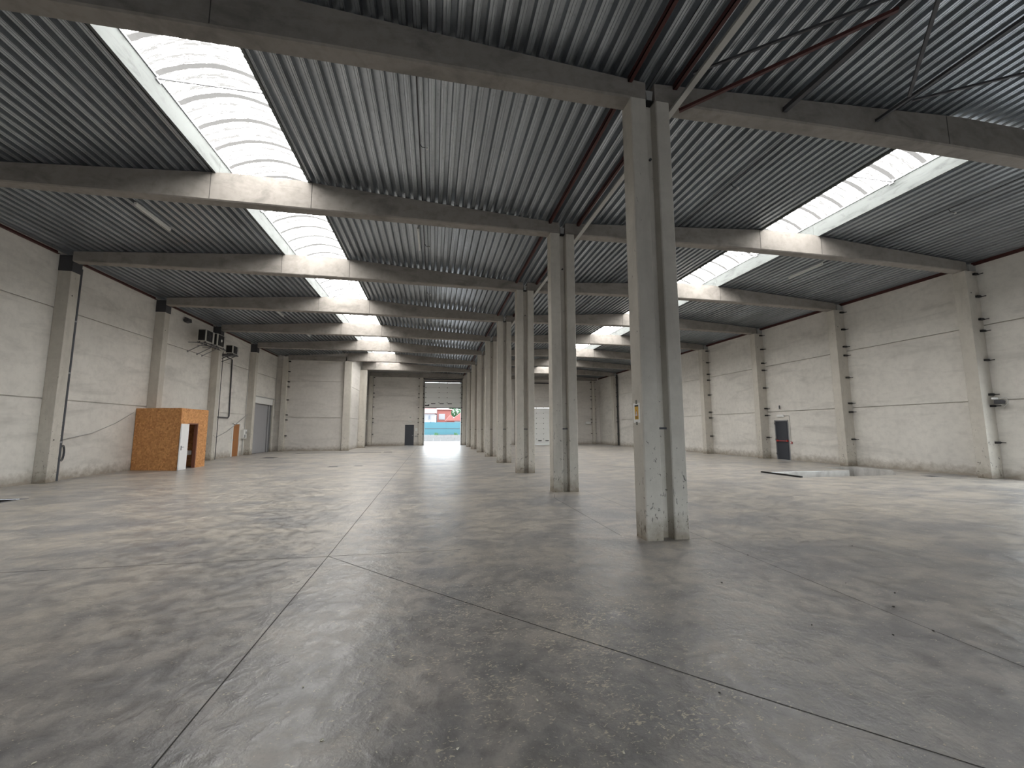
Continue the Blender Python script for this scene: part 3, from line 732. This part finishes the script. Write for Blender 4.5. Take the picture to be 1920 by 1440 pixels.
b = NB(); box(b, 16.7, 16.9, YEND - .06, YEND, 2.3, 2.4); obj('mount', b, M['galv'], t)
pipe('drain_pipe', [(18.1, Yn(8) - .22, .02), (18.1, Yn(8) - .22, 7.1)], .07, 'clip', 'black upright tube in front of the last column of the right wall', 'pipe', 10)  # black tube set where the black gap beside the column runs

# warning notice taped to the first column (left face)
xs = CX0; yA, yB, zA, zB = 5.63, 5.83, 1.70, 2.0
t = thing('warning_notice', 'white sheet with a yellow warning notice taped to the nearest column', 'notice', (xs, 5.73, 1.85)); t['abs'] = 1
obj('paper', box(NB(), xs - .003, xs - .0008, yA, yB, zA, zB), M['white'], t)
obj('yellow_field', box(NB(), xs - .005, xs - .003, yA + .045, yB - .045, zA + .05, zB - .055), M['tarp'], t)
obj('black_header', box(NB(), xs - .005, xs - .003, yA + .045, yB - .045, zB - .055, zB - .03), M['black'], t)
b = NB(); prism(b, [(5.688, 1.80), (5.772, 1.80), (5.73, 1.895)], 0, xs - .0065, xs - .005); obj('triangle_border', b, M['red'], t)
b = NB(); prism(b, [(5.698, 1.806), (5.762, 1.806), (5.73, 1.878)], 0, xs - .008, xs - .0065); obj('triangle', b, M['white'], t)
b = NB(); box(b, xs - .0095, xs - .008, 5.726, 5.734, 1.822, 1.855); box(b, xs - .0095, xs - .008, 5.726, 5.734, 1.811, 1.817); obj('exclamation_mark', b, M['black'], t)
b = NB()
for k, z in enumerate((1.787, 1.775, 1.763)): box(b, xs - .0062, xs - .005, 5.69 + .004 * k, 5.772 - .006 * k, z - .003, z + .002)
obj('text_lines', b, M['black'], t)
obj('tape', box(NB(), xs - .0048, xs - .003, 5.705, 5.755, 1.985, 2.045), M['tape'], t)
obj('tape', box(NB(), xs - .0048, xs - .003, 5.71, 5.755, 1.665, 1.715), M['tape'], t)

# drain covers and floor slots
def cover(x0, x1, y0, y1, label, mt='darksteel'):
    t = thing('floor_cover', label, 'drain cover', ((x0+x1)/2, (y0+y1)/2, 0), 'dark covers set in the floor'); t['abs'] = 1
    b = NB(); box(b, x0, x1, y0, y1, -.01, .004); obj('plate', b, M[mt], t)
    b = NB(); box(b, x0-.03, x1+.03, y0-.03, y0, -.01, .006); box(b, x0-.03, x1+.03, y1, y1+.03, -.01, .006); box(b, x0-.03, x0, y0, y1, -.01, .006); box(b, x1, x1+.03, y0, y1, -.01, .006); obj('rim', b, M['galv'], t)
cover(-9.17, -3.62, 30.2, 30.5, 'long dark slot in the floor in front of the set-forward wall')
cover(-3.45, -2.9, 30.3, 30.8, 'short dark cover at the right end of the long floor slot')
cover(-9.6, -8.95, 25.6, 26.3, 'dark square cover in the floor in front of the brown door')
cover(-4.45, -4.1, 19.05, 19.3, 'small dark cover in the left aisle floor, left one of two')
cover(-3.42, -3.1, 19.2, 19.45, 'small dark cover in the left aisle floor, right one of two')
cover(16.45, 16.8, 10.95, 11.2, 'dark cover in the floor at the foot of the nearest right-hand column')
cover(16.65, 17.0, 17.05, 17.3, 'small dark cover in the floor before the right exit door')

# crumbs of debris on the near floor
crumbs = []
def crumb():
    b = NB(); bmesh.ops.create_icosphere(b, subdivisions=1, radius=.5)
    for v in b.verts: v.co = Vector((v.co.x * random.uniform(.7, 1.4), v.co.y * random.uniform(.4, 1), v.co.z * random.uniform(.3, .6)))
    zmin = min(v.co.z for v in b.verts)
    for v in b.verts: v.co.z -= zmin
    return b
M['crumb'] = mat('cream_crumb', (.62, .58, .48), .9)
c0 = tag(obj('debris_crumb', crumb(), M['crumb']), 'small cream crumb of debris lying on the near floor', 'debris', 'cream crumbs on the near floor')
spots = [(603, 1389), (708, 1367), (752, 1299), (757, 1370), (823, 1420), (858, 1405), (877, 1382), (968, 1372), (1034, 1428), (1169, 1413), (682, 1282), (568, 1289), (330, 1285), (295, 1333), (262, 1182), (250, 1391), (64, 1432), (391, 1178), (413, 1210), (278, 1059), (770, 1238), (737, 1230), (640, 1299), (1007, 1314), (1245, 1240), (1245, 1150), (932, 1140), (893, 1220), (1048, 1245), (1170, 1180)]
def on_floor(u, v):
    d = fwd + (u - 960) / FPX * r2 - (v - 720) / FPX * u2; k = -1.6 / d.z; return d.x * k, d.y * k
pts3 = [(*on_floor(u, v), 0) for u, v in spots]
first = True
for q in pts3:
    o = c0 if first else c0.copy()
    if not first: C.objects.link(o)
    first = False
    o.location = (q[0], q[1], .0005); s = random.uniform(.010, .022); o.scale = (s, s, s); o.rotation_euler = (0, 0, random.uniform(0, 6))
M['darkcrumb'] = mat('dark_crumb', (.05, .045, .04), .9)
d0 = tag(obj('dark_crumb', crumb(), M['darkcrumb']), 'small dark crumb of debris on the floor right of the nearest column', 'debris', 'dark crumbs on the right floor')
first = True
for u, v in [(1402, 1041), (1586, 1094), (1678, 1113), (1676, 1139), (1675, 1192), (1750, 1184), (1522, 1173), (1349, 1300), (1353, 1093), (1598, 1024)]:
    o = d0 if first else d0.copy()
    if not first: C.objects.link(o)
    first = False
    x, y = on_floor(u, v); o.location = (x, y, .0005); s = random.uniform(.014, .026); o.scale = (s, s, s); o.rotation_euler = (0, 0, random.uniform(0, 6))

# ================================================================== OUTSIDE
M['yard'] = mat('pale_paving', (.22, .21, .215), .9)
M['teal'] = mat('teal_sheet_fence', (.035, .12, .15), .6)
M['brick'] = mat('red_brick', (.19, .06, .05), .8)
M['tile'] = mat('red_roof_tiles', (.21, .075, .065), .8)
M['render'] = mat('white_render', (.22, .22, .23), .8)
M['lowwall'] = mat('pale_block_wall', (.17, .17, .168), .9)
M['winglass'] = mat('window_glass', (.10, .12, .15), .15)
M['leafgreen'] = mat('foliage', (.05, .13, .055), .8)
M['bark'] = mat('bark', (.07, .05, .035), .9)
b = NB(); box(b, -60, 18.6, YEND + .25, 130, -.3, -.01); box(b, 18.55, 120, -60, 130, -.3, -.012); box(b, -60, 18.6, -60, YBACK - .15, -.3, -.01)
struct('ground', b, M['yard'])
t = thing('garden_wall', 'low pale block wall under the teal fence outside the gateway', 'wall', (1.8, 59, 0)); t['abs'] = 1
b = NB()
for k in range(40):
    for r in range(2): box(b, -18 + k * 1.0 + .5 * (r % 2), -18 + k * 1.0 + .98 + .5 * (r % 2), 59, 59.3, .42 * r, .42 * r + .41)
obj('blocks', b, M['lowwall'], t)
t = thing('sheet_fence', 'teal sheet-metal fence across the yard outside the gateway', 'fence', (1.8, 60, 0)); t['abs'] = 1
b = NB()
for k in range(18): box(b, -18 + k * 2.2, -18 + k * 2.2 + 2.17, 60, 60.06, .85, 2.68)
box(b, -18, 21.6, 60.02, 60.06, .85, 2.6); obj('sheets', b, M['teal'], t)
b = NB(); box(b, -18, 21.6, 59.96, 60.0, 1.74, 1.79); obj('rail', b, M['darksteel'], t)
for k in range(19): obj('post', box(NB(), -18.05 + k * 2.2, -17.97 + k * 2.2, 60.06, 60.16, 0, 2.75), M['darksteel'], t)
def on_y(u, v, Y):
    d = fwd + (u - 960) / FPX * r2 - (v - 720) / FPX * u2; k = Y / d.y; return d.x * k, 1.6 + d.z * k
def house(name, label, Y, u0, u1, vtop, vroof, mt, depth=8, gable=False):
    x0, zt = on_y(u0, vtop, Y); x1, _ = on_y(u1, vtop, Y); _, zr = on_y(u0, vroof, Y)
    t = thing(name, label, 'house', ((x0+x1)/2, Y, 0)); t['abs'] = 1
    obj('walls', box(NB(), x0, x1, Y, Y + depth, 0, zt), M[mt], t)
    b = NB(); e = .3
    if gable: prism(b, [(x0 - e, zt), (x1 + e, zt), ((x0+x1)/2, zr)], 1, Y - e, Y + depth)
    else: prism(b, [(Y - e, zt - .05), (Y + depth + e, zt - .05), (Y + depth / 2, zr)], 0, x0 - e, x1 + e)
    obj('roof', b, M['tile'], t)
    return t, x0, x1, zt
def window(t, u0, u1, v0, v1, Y, fm='render', gm='winglass'):
    xa, za = on_y(u0, v1, Y); xb, zb = on_y(u1, v0, Y)
    f = obj('window_frame', box(NB(), xa - .1, xb + .1, Y - .06, Y - .001, za - .1, zb + .1), M[fm], t)
    g_ = obj('pane', box(NB(), xa, xb, Y - .08, Y - .06, za, zb), M[gm], f, loc=(0, 0, 0))
t, *_ = house('house', 'white rendered house with a red roof, left in the gateway', 78, 780, 816, 774.5, 763, 'render'); window(t, 803.5, 806.5, 779, 785.5, 78); window(t, 790, 796, 779, 785.5, 78)
t, *_ = house('house', 'red brick house with a big white window, middle of the gateway', 88, 820, 846, 768, 765, 'brick'); window(t, 823.5, 833.5, 777, 786, 88, 'render', 'render')
t, *_ = house('house', 'low house with steep red gable roof, right in the gateway', 70, 838, 852, 789, 777, 'brick', 5, True)
t, *_ = house('house', 'larger house with red gable roof at the right edge of the gateway', 77, 847, 890, 789, 770, 'render', 7, True)
# chimney pipe by the brick house
x, z = on_y(819.0, 768, 87.2); pipe('downpipe', [(x, 87.2, 0), (x, 87.2, z)], .12, 'darksteel', 'dark downpipe at the corner of the red brick house', 'pipe')
t = thing('tree', 'green leafy tree above the red roofs outside the gateway', 'tree', (6.4, 100, 0)); t['abs'] = 1
tx, tz = on_y(854, 771, 100)
obj('trunk', tube(NB(), [(tx, 100, 0), (tx + .1, 100, tz * .5), (tx, 100, tz)], .25), M['bark'], t)
b = NB()
for k in range(1400):
    a, e_, r = random.uniform(0, 6.28), random.uniform(-1, 1), random.uniform(.4, 1) ** .5
    c = Vector((tx + 1.75 * r * math.cos(a) * math.sqrt(1-e_*e_), 100 + 1.75 * r * math.sin(a) * math.sqrt(1-e_*e_), tz + .2 + 1.75 * r * e_))
    u = Vector((random.gauss(0, 1), random.gauss(0, 1), random.gauss(0, 1))).normalized() * .16; v = u.orthogonal().normalized() * .12
    b.faces.new([b.verts.new(c + i) for i in (u, v, -u, -v)])
obj('crown', b, M['leafgreen'], t)
def weed(x, y, z, label):
    b = NB()
    for k in range(60):
        a = random.uniform(0, 6.28); l = random.uniform(.15, .45); p = Vector((x + random.gauss(0, .12), y + random.gauss(0, .05), z)); q = p + Vector((math.cos(a) * l * .6, math.sin(a) * l * .3, l))
        s = Vector((.04, 0, 0)); b.faces.new([b.verts.new(i) for i in (p - s, p + s, q)])
    tag(obj('weed', b, M['leafgreen']), label, 'plant', 'weeds on the low wall')
for u, wh in ((818, 'left tuft of green weeds on the low wall outside'), (855, 'right tuft of green weeds on the low wall outside')):
    x, _ = on_y(u, 814, 59); weed(x, 59.15, .83, wh)

for o in bpy.data.objects:
    if 'abs' in o: del o['abs']
